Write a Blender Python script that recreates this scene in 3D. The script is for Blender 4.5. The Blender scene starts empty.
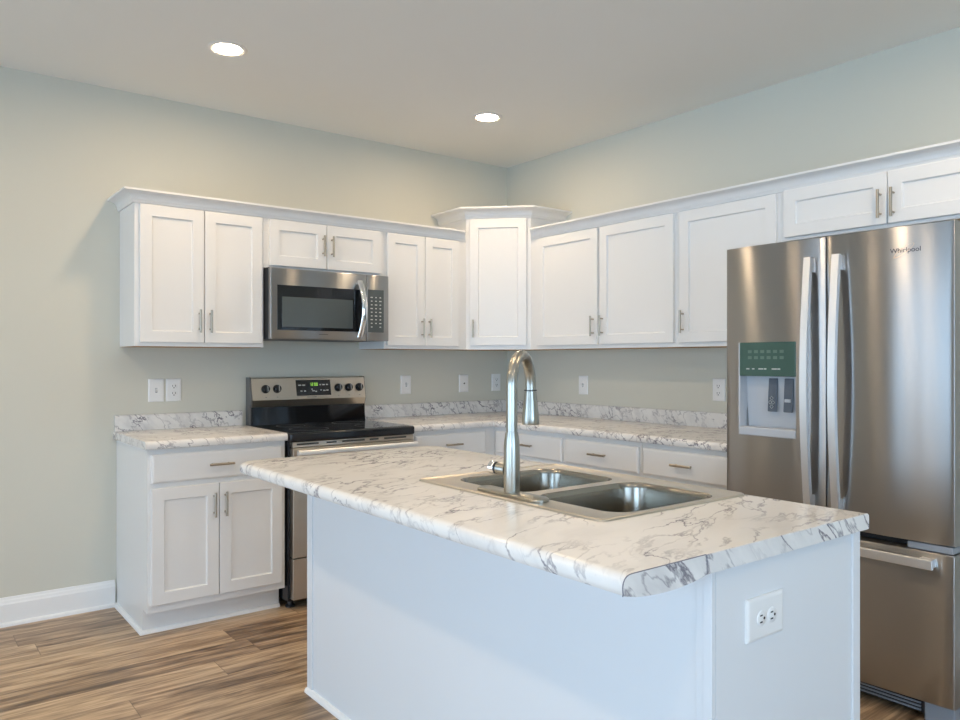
import bpy, bmesh, math, random
from mathutils import Vector, Matrix
from mathutils.geometry import tessellate_polygon

S = 0.0254                       # everything below is measured in inches
C = bpy.context.scene.collection
scene = bpy.context.scene
R90 = math.pi / 2

# ------------------------------------------------------------------ camera, world, lights, exposure
cam_d = bpy.data.cameras.new('camera')
cam = bpy.data.objects.new('camera', cam_d)
C.objects.link(cam)
cam.location = (-142.47 * S, -171.15 * S, 50.78 * S)
cam.rotation_euler = (R90, 0, -math.radians(37.727))
cam_d.sensor_width = 36
cam_d.lens = 762.0 / 960 * 36
cam_d.shift_y = 0.5 / 960
cam_d.clip_start = 0.05
scene.camera = cam

world = bpy.data.worlds.new('sky')
scene.world = world
world.use_nodes = True
wb = world.node_tree.nodes['Background']
wb.inputs[0].default_value = (0.62, 0.80, 1.0, 1)
wb.inputs[1].default_value = 1.6

scene.view_settings.view_transform = 'Standard'
scene.view_settings.look = 'None'
scene.view_settings.gamma = 1
scene.view_settings.use_curve_mapping = False
scene.view_settings.exposure = 1.0

LAMP = 108.0                     # radiance of the recessed lamps
LAMP_COL = (1.0, 0.74, 0.47)
DAY = (0.47, 0.72, 1.0)


def daylight(name, loc, rot, sx, sy, power):
    l = bpy.data.lights.new(name, 'AREA')
    l.shape = 'RECTANGLE'; l.size = sx * S; l.size_y = sy * S
    l.energy = power; l.color = DAY
    o = bpy.data.objects.new(name, l); C.objects.link(o)
    o.location = [c * S for c in loc]; o.rotation_euler = rot
    o['kind'] = 'structure'
    return o


ROOM_X, ROOM_Y, CEIL = -265.0, -330.0, 107.0
# area lights added outside the unseen glass door and windows, standing in for daylight
daylight('daylight_door', (ROOM_X - 9, -76, 42), (0, -R90, 0), 80, 104, 22)
daylight('added_side_daylight', (ROOM_X - 9, -220, 52), (0, -R90, 0), 62, 100, 62)  # added to brighten the island without showing in the refrigerator door
daylight('daylight_window', (-150, ROOM_Y - 9, 52), (R90, 0, 0), 150, 62, 50)


# ------------------------------------------------------------------ materials
def mat(name, col, rough=0.5, metal=0.0, **kw):
    m = bpy.data.materials.new(name); m.use_nodes = True
    b = m.node_tree.nodes['Principled BSDF']
    b.inputs['Base Color'].default_value = (*col, 1)
    b.inputs['Roughness'].default_value = rough
    b.inputs['Metallic'].default_value = metal
    for k, v in kw.items():
        b.inputs[k].default_value = v
    return m


def N(m, typ, **kw):
    n = m.node_tree.nodes.new(typ)
    for k, v in kw.items():
        setattr(n, k, v)
    return n


def L(m, a, b):
    m.node_tree.links.new(a, b)


def bs(m):
    return m.node_tree.nodes['Principled BSDF']


def math_node(m, op, a, b=None, c=None, clamp=False):
    n = N(m, 'ShaderNodeMath', operation=op)
    n.use_clamp = clamp
    for i, v in enumerate((a, b, c)):
        if v is None:
            continue
        if isinstance(v, (int, float)):
            n.inputs[i].default_value = v
        else:
            L(m, v, n.inputs[i])
    return n.outputs[0]


def paint(name, col, rough, bump=0.02, scale=220):
    m = mat(name, col, rough)
    tc = N(m, 'ShaderNodeTexCoord')
    no = N(m, 'ShaderNodeTexNoise'); no.inputs['Scale'].default_value = scale; no.inputs['Detail'].default_value = 2
    L(m, tc.outputs['Object'], no.inputs['Vector'])
    bp = N(m, 'ShaderNodeBump'); bp.inputs['Strength'].default_value = bump; bp.inputs['Distance'].default_value = 0.002
    L(m, no.outputs['Fac'], bp.inputs['Height'])
    L(m, bp.outputs['Normal'], bs(m).inputs['Normal'])
    return m


def brushed(name, col, rough, aniso, tangent):
    m = mat(name, col, rough, 1.0, Anisotropic=aniso)
    v = N(m, 'ShaderNodeCombineXYZ')
    for i in range(3):
        v.inputs[i].default_value = tangent[i]
    L(m, v.outputs[0], bs(m).inputs['Tangent'])
    return m


def marble(name, rot, seed, amt=1.0, wide=1.0, warping=0.07, stretch=(1.0, 3.8, 1.6)):
    m = mat(name, (0.8, 0.78, 0.75), 0.22)
    tc = N(m, 'ShaderNodeTexCoord')
    mp = N(m, 'ShaderNodeMapping')
    mp.inputs['Rotation'].default_value = rot
    mp.inputs['Location'].default_value = seed
    L(m, tc.outputs['Object'], mp.inputs['Vector'])
    warp = N(m, 'ShaderNodeTexNoise'); warp.inputs['Scale'].default_value = 6; warp.inputs['Detail'].default_value = 4
    L(m, mp.outputs[0], warp.inputs['Vector'])
    wsc = N(m, 'ShaderNodeVectorMath', operation='SCALE'); wsc.inputs['Scale'].default_value = warping
    L(m, warp.outputs['Color'], wsc.inputs[0])
    add = N(m, 'ShaderNodeVectorMath', operation='ADD')
    L(m, mp.outputs[0], add.inputs[0]); L(m, wsc.outputs[0], add.inputs[1])
    st = N(m, 'ShaderNodeMapping'); st.inputs['Scale'].default_value = stretch
    L(m, add.outputs[0], st.inputs['Vector'])

    def vein(scale, width, detail):
        n = N(m, 'ShaderNodeTexNoise'); n.inputs['Scale'].default_value = scale; n.inputs['Detail'].default_value = detail
        n.inputs['Roughness'].default_value = 0.55
        L(m, st.outputs[0], n.inputs['Vector'])
        d = math_node(m, 'ABSOLUTE', math_node(m, 'SUBTRACT', n.outputs['Fac'], 0.5))
        return math_node(m, 'SUBTRACT', 1.0, math_node(m, 'DIVIDE', d, width, clamp=True), clamp=True)

    def patch(scale, lo, hi):
        n = N(m, 'ShaderNodeTexNoise'); n.inputs['Scale'].default_value = scale; n.inputs['Detail'].default_value = 2
        L(m, add.outputs[0], n.inputs['Vector'])
        mr = N(m, 'ShaderNodeMapRange'); mr.inputs['From Min'].default_value = lo - 0.08 * (wide - 1); mr.inputs['From Max'].default_value = hi
        L(m, n.outputs['Fac'], mr.inputs['Value'])
        return mr.outputs[0]
    v1 = math_node(m, 'MULTIPLY', vein(2.1, 0.013, 6), patch(3.2, 0.47, 0.60))
    v2 = math_node(m, 'MULTIPLY', vein(4.6, 0.030, 6), math_node(m, 'MULTIPLY', patch(4.2, 0.49, 0.66), 0.75))
    v3 = math_node(m, 'MULTIPLY', vein(2.4, 0.12, 4), math_node(m, 'MULTIPLY', patch(2.6, 0.45, 0.72), 0.20))
    s = math_node(m, 'MULTIPLY', math_node(m, 'ADD', math_node(m, 'MAXIMUM', v1, v2), v3), amt, clamp=True)
    mix = N(m, 'ShaderNodeMix', data_type='RGBA')
    mix.inputs['A'].default_value = (0.84, 0.825, 0.80, 1)
    mix.inputs['B'].default_value = (0.21, 0.20, 0.23, 1)
    L(m, s, mix.inputs['Factor'])
    L(m, mix.outputs['Result'], bs(m).inputs['Base Color'])
    return m


def plank_floor():
    m = mat('oak_planks', (0.3, 0.2, 0.12), 0.34)
    tc = N(m, 'ShaderNodeTexCoord')
    sx = N(m, 'ShaderNodeSeparateXYZ'); L(m, tc.outputs['Object'], sx.inputs[0])
    W, LEN = 7.0 * S, 60.0 * S
    ry = math_node(m, 'DIVIDE', sx.outputs['Y'], W)
    row = math_node(m, 'FLOOR', ry)
    wn = N(m, 'ShaderNodeTexWhiteNoise', noise_dimensions='1D'); L(m, row, wn.inputs['W'])
    rx = math_node(m, 'ADD', math_node(m, 'DIVIDE', sx.outputs['X'], LEN), wn.outputs['Value'])
    colu = math_node(m, 'FLOOR', rx)
    cid = N(m, 'ShaderNodeCombineXYZ'); L(m, row, cid.inputs[0]); L(m, colu, cid.inputs[1])
    wn2 = N(m, 'ShaderNodeTexWhiteNoise', noise_dimensions='2D'); L(m, cid.outputs[0], wn2.inputs['Vector'])
    # grain, shifted for every plank
    off = N(m, 'ShaderNodeVectorMath', operation='SCALE'); off.inputs['Scale'].default_value = 9.0
    L(m, wn2.outputs['Color'], off.inputs[0])
    add = N(m, 'ShaderNodeVectorMath', operation='ADD')
    L(m, tc.outputs['Object'], add.inputs[0]); L(m, off.outputs[0], add.inputs[1])
    mp = N(m, 'ShaderNodeMapping'); mp.inputs['Scale'].default_value = (2.2, 20, 1)
    L(m, add.outputs[0], mp.inputs['Vector'])
    g1 = N(m, 'ShaderNodeTexNoise'); g1.inputs['Scale'].default_value = 1.0; g1.inputs['Detail'].default_value = 6
    g1.inputs['Roughness'].default_value = 0.62; g1.inputs['Distortion'].default_value = 0.6
    L(m, mp.outputs[0], g1.inputs['Vector'])
    mp2 = N(m, 'ShaderNodeMapping'); mp2.inputs['Scale'].default_value = (6, 120, 1)
    L(m, add.outputs[0], mp2.inputs['Vector'])
    g2 = N(m, 'ShaderNodeTexNoise'); g2.inputs['Scale'].default_value = 1.0; g2.inputs['Detail'].default_value = 3
    L(m, mp2.outputs[0], g2.inputs['Vector'])
    f = math_node(m, 'ADD', math_node(m, 'MULTIPLY', g1.outputs['Fac'], 1.35),
                  math_node(m, 'MULTIPLY', math_node(m, 'SUBTRACT', g2.outputs['Fac'], 0.5), 0.6))
    f = math_node(m, 'ADD', f, math_node(m, 'MULTIPLY', math_node(m, 'SUBTRACT', wn2.outputs['Value'], 0.5), 0.30))
    f = math_node(m, 'SUBTRACT', f, 0.18)
    cr = N(m, 'ShaderNodeValToRGB')
    e = cr.color_ramp.elements
    e[0].position = 0.18; e[0].color = (0.12, 0.075, 0.042, 1)
    e[1].position = 0.80; e[1].color = (0.70, 0.52, 0.335, 1)
    x = e.new(0.40); x.color = (0.32, 0.21, 0.125, 1)
    x = e.new(0.58); x.color = (0.53, 0.37, 0.225, 1)
    L(m, f, cr.inputs[0])
    # seams
    def seam(v, width):
        fr = math_node(m, 'FRACT', v)
        d = math_node(m, 'MINIMUM', fr, math_node(m, 'SUBTRACT', 1.0, fr))
        return math_node(m, 'LESS_THAN', d, width)
    sm = math_node(m, 'MAXIMUM', seam(ry, 0.007), seam(rx, 0.0011))
    mix = N(m, 'ShaderNodeMix', data_type='RGBA')
    mix.inputs['B'].default_value = (0.07, 0.045, 0.028, 1)
    L(m, math_node(m, 'MULTIPLY', sm, 0.5), mix.inputs['Factor'])
    L(m, cr.outputs[0], mix.inputs['A'])
    L(m, mix.outputs['Result'], bs(m).inputs['Base Color'])
    return m


def wood(name, col):
    m = mat(name, col, 0.5)
    tc = N(m, 'ShaderNodeTexCoord')
    mp = N(m, 'ShaderNodeMapping'); mp.inputs['Scale'].default_value = (4, 60, 60)
    L(m, tc.outputs['Object'], mp.inputs['Vector'])
    no = N(m, 'ShaderNodeTexNoise'); no.inputs['Detail'].default_value = 3; no.inputs['Scale'].default_value = 1
    L(m, mp.outputs[0], no.inputs['Vector'])
    mix = N(m, 'ShaderNodeMix', data_type='RGBA')
    mix.inputs['A'].default_value = (*[c * 0.75 for c in col], 1); mix.inputs['B'].default_value = (*col, 1)
    L(m, no.outputs['Fac'], mix.inputs['Factor']); L(m, mix.outputs['Result'], bs(m).inputs['Base Color'])
    return m


def emit(name, col, strength):
    m = mat(name, (0, 0, 0), 0.5)
    bs(m).inputs['Emission Color'].default_value = (*col, 1)
    bs(m).inputs['Emission Strength'].default_value = strength
    return m


def glass_mat():
    m = bpy.data.materials.new('window_glass'); m.use_nodes = True
    nt = m.node_tree; nt.nodes.clear()
    out = nt.nodes.new('ShaderNodeOutputMaterial')
    tr = nt.nodes.new('ShaderNodeBsdfTransparent'); gl = nt.nodes.new('ShaderNodeBsdfGlossy')
    gl.inputs['Roughness'].default_value = 0.02
    fr = nt.nodes.new('ShaderNodeFresnel'); mx = nt.nodes.new('ShaderNodeMixShader')
    nt.links.new(fr.outputs[0], mx.inputs[0]); nt.links.new(tr.outputs[0], mx.inputs[1]); nt.links.new(gl.outputs[0], mx.inputs[2])
    nt.links.new(mx.outputs[0], out.inputs[0])
    return m


M = dict(
    wall=paint('wall_paint', (0.64, 0.63, 0.55), 0.75),
    ceiling=paint('ceiling_paint', (0.83, 0.83, 0.80), 0.85),
    trim=paint('trim_paint', (0.86, 0.86, 0.85), 0.35),
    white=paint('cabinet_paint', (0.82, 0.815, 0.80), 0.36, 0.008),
    panel=paint('island_paint_daylit', (0.76, 0.78, 0.80), 0.42, 0.01),  # cabinet white with the blue of the daylight put into its colour
    floor=plank_floor(),
    raw=wood('raw_plywood', (0.48, 0.27, 0.11)),
    marble=marble('marble_laminate', (0.7, 0.0, -0.3), (0.3, 0.1, 0.0), 1.1, 1.9),
    marble_run=marble('marble_laminate_wall', (0.0, -0.785, 0.615), (1.7, 2.3, 0.4), 1.25, 2.2, 0.035, (0.8, 3.6, 3.6)),
    cap=marble('marble_end_cap', (0.0, -0.785, 0.1), (4.2, 0.3, 1.1), 1.4, 3.2, 0.03, (0.8, 3.2, 3.2)),
    steel=brushed('brushed_steel', (0.40, 0.40, 0.40), 0.28, 1.0, (0, 0, 1)),
    steel_warm=brushed('warm_brushed_steel', (0.60, 0.545, 0.47), 0.30, 0.7, (0, 0, 1)),
    sink=mat('sink_steel_shaded', (0.36, 0.34, 0.30), 0.24, 1.0),  # bowl copy of the steel, the shade inside put into its colour
    seamdark=mat('laminate_seam', (0.16, 0.16, 0.20), 0.5),
    sinkrim_lit=mat('sink_steel_lit', (0.66, 0.61, 0.53), 0.32, 1.0),  # rim copy of the steel, warm reflections put into its colour
    handle_steel=mat('satin_steel', (0.86, 0.87, 0.88), 0.42, 1.0),
    chrome=mat('chrome', (0.85, 0.85, 0.86), 0.08, 1.0),
    faucet=mat('brushed_nickel', (0.44, 0.43, 0.385), 0.30, 1.0),
    nickel=mat('satin_nickel', (0.43, 0.38, 0.31), 0.32, 1.0),
    black=mat('black_enamel', (0.012, 0.014, 0.018), 0.18),
    blackglass=mat('black_glass', (0.006, 0.007, 0.009), 0.05),
    dark=mat('dark_plastic', (0.025, 0.028, 0.032), 0.45),
    screen=mat('microwave_screen', (0.085, 0.10, 0.10), 0.16),
    grey=mat('grey_plastic', (0.30, 0.33, 0.37), 0.4),
    paddle=mat('dark_grey_plastic', (0.10, 0.12, 0.15), 0.35),
    lightgrey=mat('light_grey_plastic', (0.50, 0.52, 0.55), 0.35),
    sidegrey=mat('grey_enamel', (0.14, 0.14, 0.14), 0.45),
    green=mat('green_tinted_panel', (0.055, 0.11, 0.088), 0.12),
    keys=mat('printed_legend', (0.55, 0.56, 0.53), 0.5),
    keysdim=mat('faint_legend', (0.10, 0.165, 0.13), 0.5),
    digits=emit('green_digits', (0.45, 1.0, 0.12), 0.4),
    plate=mat('white_plastic', (0.84, 0.84, 0.83), 0.3),
    slot=mat('slot_black', (0.03, 0.03, 0.03), 0.6),
    logo=mat('logo_ink', (0.03, 0.035, 0.05), 0.4),
    swoosh=mat('logo_swoosh', (0.62, 0.50, 0.38), 0.3, 0.8),
    lens=emit('lamp_lens', LAMP_COL, LAMP),
    baffle=mat('lamp_trim_white', (0.85, 0.83, 0.80), 0.4),
    glass=glass_mat(),
)


# ------------------------------------------------------------------ mesh helpers (all inches, in the thing's own frame)
class MB:
    def __init__(self):
        self.bm = bmesh.new()

    def vs(self, pts):
        return [self.bm.verts.new(p) for p in pts]

    def face(self, vs):
        try:
            return self.bm.faces.new(vs)
        except ValueError:
            return None

    def box(self, x0, x1, y0, y1, z0, z1, bev=0.0, seg=2):
        x0, x1 = min(x0, x1), max(x0, x1); y0, y1 = min(y0, y1), max(y0, y1); z0, z1 = min(z0, z1), max(z0, z1)
        t = bmesh.new()
        bmesh.ops.create_cube(t, size=1.0)
        for v in t.verts:
            v.co = ((x0 + x1) / 2 + v.co.x * (x1 - x0), (y0 + y1) / 2 + v.co.y * (y1 - y0), (z0 + z1) / 2 + v.co.z * (z1 - z0))
        if bev > 0:
            bmesh.ops.bevel(t, geom=list(t.edges), offset=bev, segments=seg, profile=0.5, affect='EDGES')
        self.merge(t)
        return self

    def merge(self, t, mtx=None):
        if mtx is not None:
            t.transform(mtx)
        mp = {}
        for v in t.verts:
            mp[v] = self.bm.verts.new(v.co)
        for f in t.faces:
            nf = self.face([mp[v] for v in f.verts])
            if nf:
                nf.smooth = f.smooth
        t.free()

    def loops(self, ls, close0=True, close1=True, cyclic=True):
        rows = [self.vs(l) for l in ls]
        for a, b in zip(rows, rows[1:]):
            n = len(a)
            for i in range(n if cyclic else n - 1):
                j = (i + 1) % n
                self.face([a[i], a[j], b[j], b[i]])
        if close0: self.face(list(reversed(rows[0])))
        if close1: self.face(rows[-1])
        return self

    def prism(self, pts, ax, a, b):
        def P(p, t):
            return {0: (t, p[0], p[1]), 1: (p[0], t, p[1]), 2: (p[0], p[1], t)}[ax]
        return self.loops([[P(p, a) for p in pts], [P(p, b) for p in pts]])

    def tube(self, pts, r, n=16, flat=None):
        pts = [Vector(p) for p in pts]
        rad = r if isinstance(r, (list, tuple)) else [r] * len(pts)
        rows = []
        up = None
        for i, p in enumerate(pts):
            d = (pts[min(i + 1, len(pts) - 1)] - pts[max(i - 1, 0)]).normalized()
            if up is None:
                up = d.orthogonal().normalized()
            up = (up - d * up.dot(d)).normalized()
            s = d.cross(up)
            rows.append([p + (up * math.cos(2 * math.pi * k / n) + s * math.sin(2 * math.pi * k / n)) * rad[i] for k in range(n)])
        return self.loops(rows)

    def cyl(self, a, b, r, n=24):
        return self.tube([a, b], r, n)

    def lathe(self, prof, c=(0, 0, 0), n=32, axis=2, closed=True):
        rows = []
        for r, z in prof:
            row = []
            for k in range(n):
                t = 2 * math.pi * k / n
                q = (r * math.cos(t), r * math.sin(t), z)
                if axis == 1: q = (q[0], -q[2], q[1])        # axis points out of a wall, to local -y
                row.append((c[0] + q[0], c[1] + q[1], c[2] + q[2]))
            rows.append(row)
        return self.loops(rows, closed, closed)

    def sweep(self, path, prof, cut0=0.0, cut1=0.0):
        """prof = (out, z) ring carried along a plan path, mitred; out is to the right of travel"""
        P = [Vector(p) for p in path]
        rows = []
        for i, p in enumerate(P):
            ns = []
            if i > 0:
                d = (P[i] - P[i - 1]).normalized(); ns.append(Vector((d.y, -d.x)))
            if i < len(P) - 1:
                d = (P[i + 1] - P[i]).normalized(); ns.append(Vector((d.y, -d.x)))
            if len(ns) == 2:
                n = (ns[0] + ns[1]).normalized(); k = 1 / max(0.2, n.dot(ns[0])); n = n * k
            else:
                n = ns[0]
            k = cut0 if i == 0 else cut1 if i == len(P) - 1 else 0.0        # ends cut on a slant
            rows.append([(p.x + n.x * o + d.x * k * o, p.y + n.y * o + d.y * k * o, z) for o, z in prof])
        return self.loops(rows)


def rrect(x0, x1, y0, y1, r, n=6):
    pts = []
    for cx, cy, a0 in ((x1 - r, y1 - r, 0), (x0 + r, y1 - r, 90), (x0 + r, y0 + r, 180), (x1 - r, y0 + r, 270)):
        for k in range(n + 1):
            t = math.radians(a0 + 90 * k / n)
            pts.append((cx + r * math.cos(t), cy + r * math.sin(t)))
    return pts


def obj(name, mb, m, parent=None, smooth=None):
    bm = mb.bm if isinstance(mb, MB) else mb
    bmesh.ops.recalc_face_normals(bm, faces=list(bm.faces))
    bmesh.ops.scale(bm, vec=(S, S, S), verts=list(bm.verts))
    me = bpy.data.meshes.new(name)
    if smooth:
        for f in bm.faces: f.smooth = True
        for e in bm.edges:
            if len(e.link_faces) == 2 and e.calc_face_angle(0) > math.radians(smooth): e.smooth = False
    bm.to_mesh(me); bm.free()
    me.materials.append(M[m] if isinstance(m, str) else m)
    o = bpy.data.objects.new(name, me); C.objects.link(o)
    if parent is not None: o.parent = parent
    return o


def tag(o, label, cat, group=None):
    o['label'] = label; o['category'] = cat
    if group: o['group'] = group
    return o


def thing(name, label, cat, loc=(0, 0, 0), rotz=0.0, group=None):
    o = bpy.data.objects.new(name, None); C.objects.link(o)
    o.empty_display_size = 0.1
    o.location = [c * S for c in loc]; o.rotation_euler = (0, 0, rotz)
    return tag(o, label, cat, group)


def struct(name, mb, m, parent=None, smooth=None):
    o = obj(name, mb, m, parent, smooth)
    if parent is None: o['kind'] = 'structure'
    return o


def grid_fill(mb, outer, holes, z):
    loops = [[Vector((p[0], p[1], 0)) for p in ring] for ring in [outer] + holes]
    flat = [p for l in loops for p in l]
    vs = mb.vs([(p.x, p.y, z) for p in flat])
    for tri in tessellate_polygon(loops):
        mb.face([vs[i] for i in tri])


# ------------------------------------------------------------------ the room
struct('floor', MB().box(ROOM_X - 6, 6, ROOM_Y - 6, 6, -4, 0), 'floor')
struct('ceiling', MB().box(ROOM_X - 6, 6, ROOM_Y - 6, 6, CEIL, CEIL + 6), 'ceiling')
struct('wall_back', MB().box(ROOM_X - 6, 6, 0, 6, 0, CEIL), 'wall')
struct('wall_right', MB().box(0, 6, ROOM_Y - 6, 0, 0, CEIL), 'wall')
# left wall with a glass door opening, front wall with a window opening
wl = MB()
wl.box(ROOM_X - 6, ROOM_X, -24, 0, 0, CEIL); wl.box(ROOM_X - 6, ROOM_X, -170, -128, 0, CEIL); wl.box(ROOM_X - 6, ROOM_X, ROOM_Y, -270, 0, CEIL)
wl.box(ROOM_X - 6, ROOM_X, -270, -170, 0, 21); wl.box(ROOM_X - 6, ROOM_X, -270, -170, 84, CEIL)
wl.box(ROOM_X - 6, ROOM_X, -128, -24, 82, CEIL)
struct('wall_left', wl, 'wall')
wf = MB()
wf.box(ROOM_X, -225, ROOM_Y - 6, ROOM_Y, 0, CEIL); wf.box(-75, 0, ROOM_Y - 6, ROOM_Y, 0, CEIL)
wf.box(-225, -75, ROOM_Y - 6, ROOM_Y, 0, 21); wf.box(-225, -75, ROOM_Y - 6, ROOM_Y, 84, CEIL)
struct('wall_front', wf, 'wall')
d1 = MB()
for y0, y1 in ((-128, -126), (-77, -75), (-26, -24)): d1.box(ROOM_X - 4, ROOM_X - 1, y0, y1, 0, 82)
d1.box(ROOM_X - 4, ROOM_X - 1, -128, -24, 80, 82); d1.box(ROOM_X - 4, ROOM_X - 1, -128, -24, 0, 2)
d1 = struct('door_1', d1, 'trim')
obj('pane', MB().box(ROOM_X - 2.6, ROOM_X - 2.4, -126, -26, 2, 80), 'glass', d1)
w1 = MB()
for x0, x1 in ((-225, -223), (-176, -174), (-126, -124), (-77, -75)): w1.box(x0, x1, ROOM_Y - 4, ROOM_Y - 1, 21, 84)
w1.box(-225, -75, ROOM_Y - 4, ROOM_Y - 1, 82, 84); w1.box(-225, -75, ROOM_Y - 4, ROOM_Y - 1, 21, 23)
w1 = struct('window_1', w1, 'trim')
obj('pane', MB().box(-223, -77, ROOM_Y - 2.6, ROOM_Y - 2.4, 23, 82), 'glass', w1)
w2 = MB()  # unseen window added to bring more daylight onto the island
for y0, y1 in ((-270, -268), (-221, -219), (-172, -170)): w2.box(ROOM_X - 4, ROOM_X - 1, y0, y1, 21, 84)
w2.box(ROOM_X - 4, ROOM_X - 1, -270, -170, 82, 84); w2.box(ROOM_X - 4, ROOM_X - 1, -270, -170, 21, 23)
w2 = struct('added_side_window', w2, 'trim')
obj('pane', MB().box(ROOM_X - 2.6, ROOM_X - 2.4, -268, -172, 23, 82), 'glass', w2)
BB = [(0, 0), (1.15, 0), (1.1, 0.45), (0.95, 0.65), (0.62, 0.75), (0.62, 4.1), (0.5, 4.35), (0.42, 4.75), (0.3, 5.0), (0.22, 5.4), (0, 5.4)]
struct('baseboard_back', MB().sweep([(ROOM_X, 0), (-105.75, 0)], BB), 'trim')
struct('baseboard_left', MB().sweep([(ROOM_X, ROOM_Y), (ROOM_X, -130)], BB), 'trim')
struct('baseboard_right', MB().sweep([(0, -133), (0, ROOM_Y)], BB), 'trim')


# ------------------------------------------------------------------ cabinet parts
def shaker_mb(x0, x1, z0, z1, y, t=0.75, stile=2.2):
    """frame-and-panel door whose front lies at local y; the panel is sunk"""
    def r(i, yy):
        return [(x0 + i, yy, z0 + i), (x1 - i, yy, z0 + i), (x1 - i, yy, z1 - i), (x0 + i, yy, z1 - i)]
    m = MB()
    m.loops([r(0, y + t), r(0, y + 0.10), r(0.04, y + 0.03), r(0.12, y), r(stile, y), r(stile + 0.05, y + 0.10),
             r(stile + 0.16, y + 0.36), r(stile + 0.2, y + 0.38)])
    return m


def slab_mb(x0, x1, z0, z1, y, t=0.75):
    def r(i, yy):
        return [(x0 + i, yy, z0 + i), (x1 - i, yy, z0 + i), (x1 - i, yy, z1 - i), (x0 + i, yy, z1 - i)]
    return MB().loops([r(0, y + t), r(0, y + 0.28), r(0.10, y + 0.16), r(0.30, y + 0.04), r(0.42, y)])


def pull(parent, x, z, y, vertical=True, ln=4.7):
    """bar pull; its two posts stand on the front at local y"""
    m = MB()
    h = ln / 2; p = ln / 2 - 0.75; out = 1.15
    if vertical:
        m.tube([(x, y - out, z - h), (x, y - out, z + h)], 0.235, 14)
        for s in (-p, p): m.cyl((x, y + 0.02, z + s), (x, y - out, z + s), 0.17, 12)
    else:
        m.tube([(x - h, y - out, z), (x + h, y - out, z)], 0.235, 14)
        for s in (-p, p): m.cyl((x + s, y + 0.02, z), (x + s, y - out, z), 0.17, 12)
    return obj('handle', m, 'nickel', parent, 40)


UB, UD = 53.6, 12.14


def upper(label, loc, rotz, w, z0, z1, doors, door_z, group='white upper cabinets'):
    """doors: (x0, x1, handle x or None)"""
    t = thing('upper_cabinet', label, 'cabinet', (loc[0], loc[1], z0), rotz, group)
    h = z1 - z0
    obj('carcass', MB().box(0, w, -UD, -0.02, 0.02, h, 0.03, 1), 'white', t)
    obj('underside', MB().box(0.3, w - 0.3, -UD + 0.75, -0.3, -0.06, 0.02), 'raw', t)
    dz0, dz1 = door_z[0] - z0, door_z[1] - z0
    for x0, x1, hx in doors:
        d = obj('door', shaker_mb(x0, x1, dz0, dz1, -UD - 0.78, 0.76), 'white', t)
        pull(d, hx, door_z[2] - z0, -UD - 0.78)
    return t


LU = -104.79
upper('white two-door upper cabinet at the free end of the back wall, left of the microwave', (LU, 0), 0, 26.1, UB, 82,
      [(0.85, 13.2, 12.2), (13.38, 25.6, 14.4)], (54.4, 81.5, 58.8))
upper('short white two-door upper cabinet directly above the microwave', (-78.68, 0), 0, 29.96, 70.9, 82,
      [(1.15, 14.6, 13.6), (14.78, 28.8, 15.8)], (71.45, 81.5, 76.6))
upper('white two-door upper cabinet between the microwave and the taller corner cabinet', (-48.7, 0), 0, 24.68, UB, 82,
      [(0.6, 11.35, 10.4), (11.5, 21.9, 12.5)], (54.4, 81.5, 58.8))
upper('wide white two-door upper cabinet on the right wall next to the corner cabinet', (0, -24), -R90, 46.5, UB, 82,
      [(3.2, 24.0, 22.9), (24.75, 45.7, 25.8)], (54.5, 81.6, 58.8))
upper('white single-door upper cabinet with handle at its left, just before the refrigerator', (0, -70.52), -R90, 23.36, UB, 82,
      [(0.75, 22.6, 1.8)], (54.5, 81.6, 58.8))
upper('short white two-door upper cabinet above the refrigerator', (0, -93.9), -R90, 38.0, 72.7, 82,
      [(0.8, 19.05, 18.1), (19.2, 37.2, 20.2)], (73.3, 81.9, 76.6))

# the taller corner cabinet
t = thing('corner_cabinet', 'taller white single-door cabinet set diagonally across the room corner', 'cabinet', (-24, -24, UB), 0, 'white upper cabinets')
pent = [(0.0, 24 - 0.02), (0.0, 24 - UD), (24 - UD, 0.0), (24 - 0.02, 0.0), (24 - 0.02, 24 - 0.02)]
obj('carcass', MB().prism(pent, 2, 0.02, 34.6), 'white', t)
obj('underside', MB().prism([(0.4, 23.4), (0.4, 12.4), (12.4, 0.4), (23.4, 0.4), (23.4, 23.4)], 2, -0.06, 0.02), 'raw', t)
dw = (24 - UD) * math.sqrt(2)
dm = shaker_mb(1.0, dw - 1.0, 54.7 - UB, 87.3 - UB, -0.78, 0.76)
mtx = Matrix.Translation((0, 24 - UD, 0)) @ Matrix.Rotation(-math.pi / 4, 4, 'Z')
dm.bm.transform(mtx)
d = obj('door', dm, 'white', t)
hm = MB()
for a in (59.0 - UB,):
    hm.tube([(2.0, -1.93, a - 2.3), (2.0, -1.93, a + 2.3)], 0.235, 14)
    for s in (-1.6, 1.6): hm.cyl((2.0, -0.76, a + s), (2.0, -1.93, a + s), 0.17, 12)
hm.bm.transform(mtx)
obj('handle', hm, 'nickel', d, 40)


def crown_prof(z0, z1, out):
    k = (z1 - z0); p = [(0.02, 0), (0.35, 0), (0.45, 0.10), (0.55, 0.22), (0.62, 0.25)]
    for i in range(7):
        a = i / 6 * R90
        p.append((0.62 + (out - 1.0) * (1 - math.cos(a)) * 1.0, 0.28 + 0.50 * math.sin(a)))
    p += [(out - 0.3, 0.80), (out, 0.84), (out, 1.0), (0.02, 1.0)]
    return [(o, z0 + z * k) for o, z in p]


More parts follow.
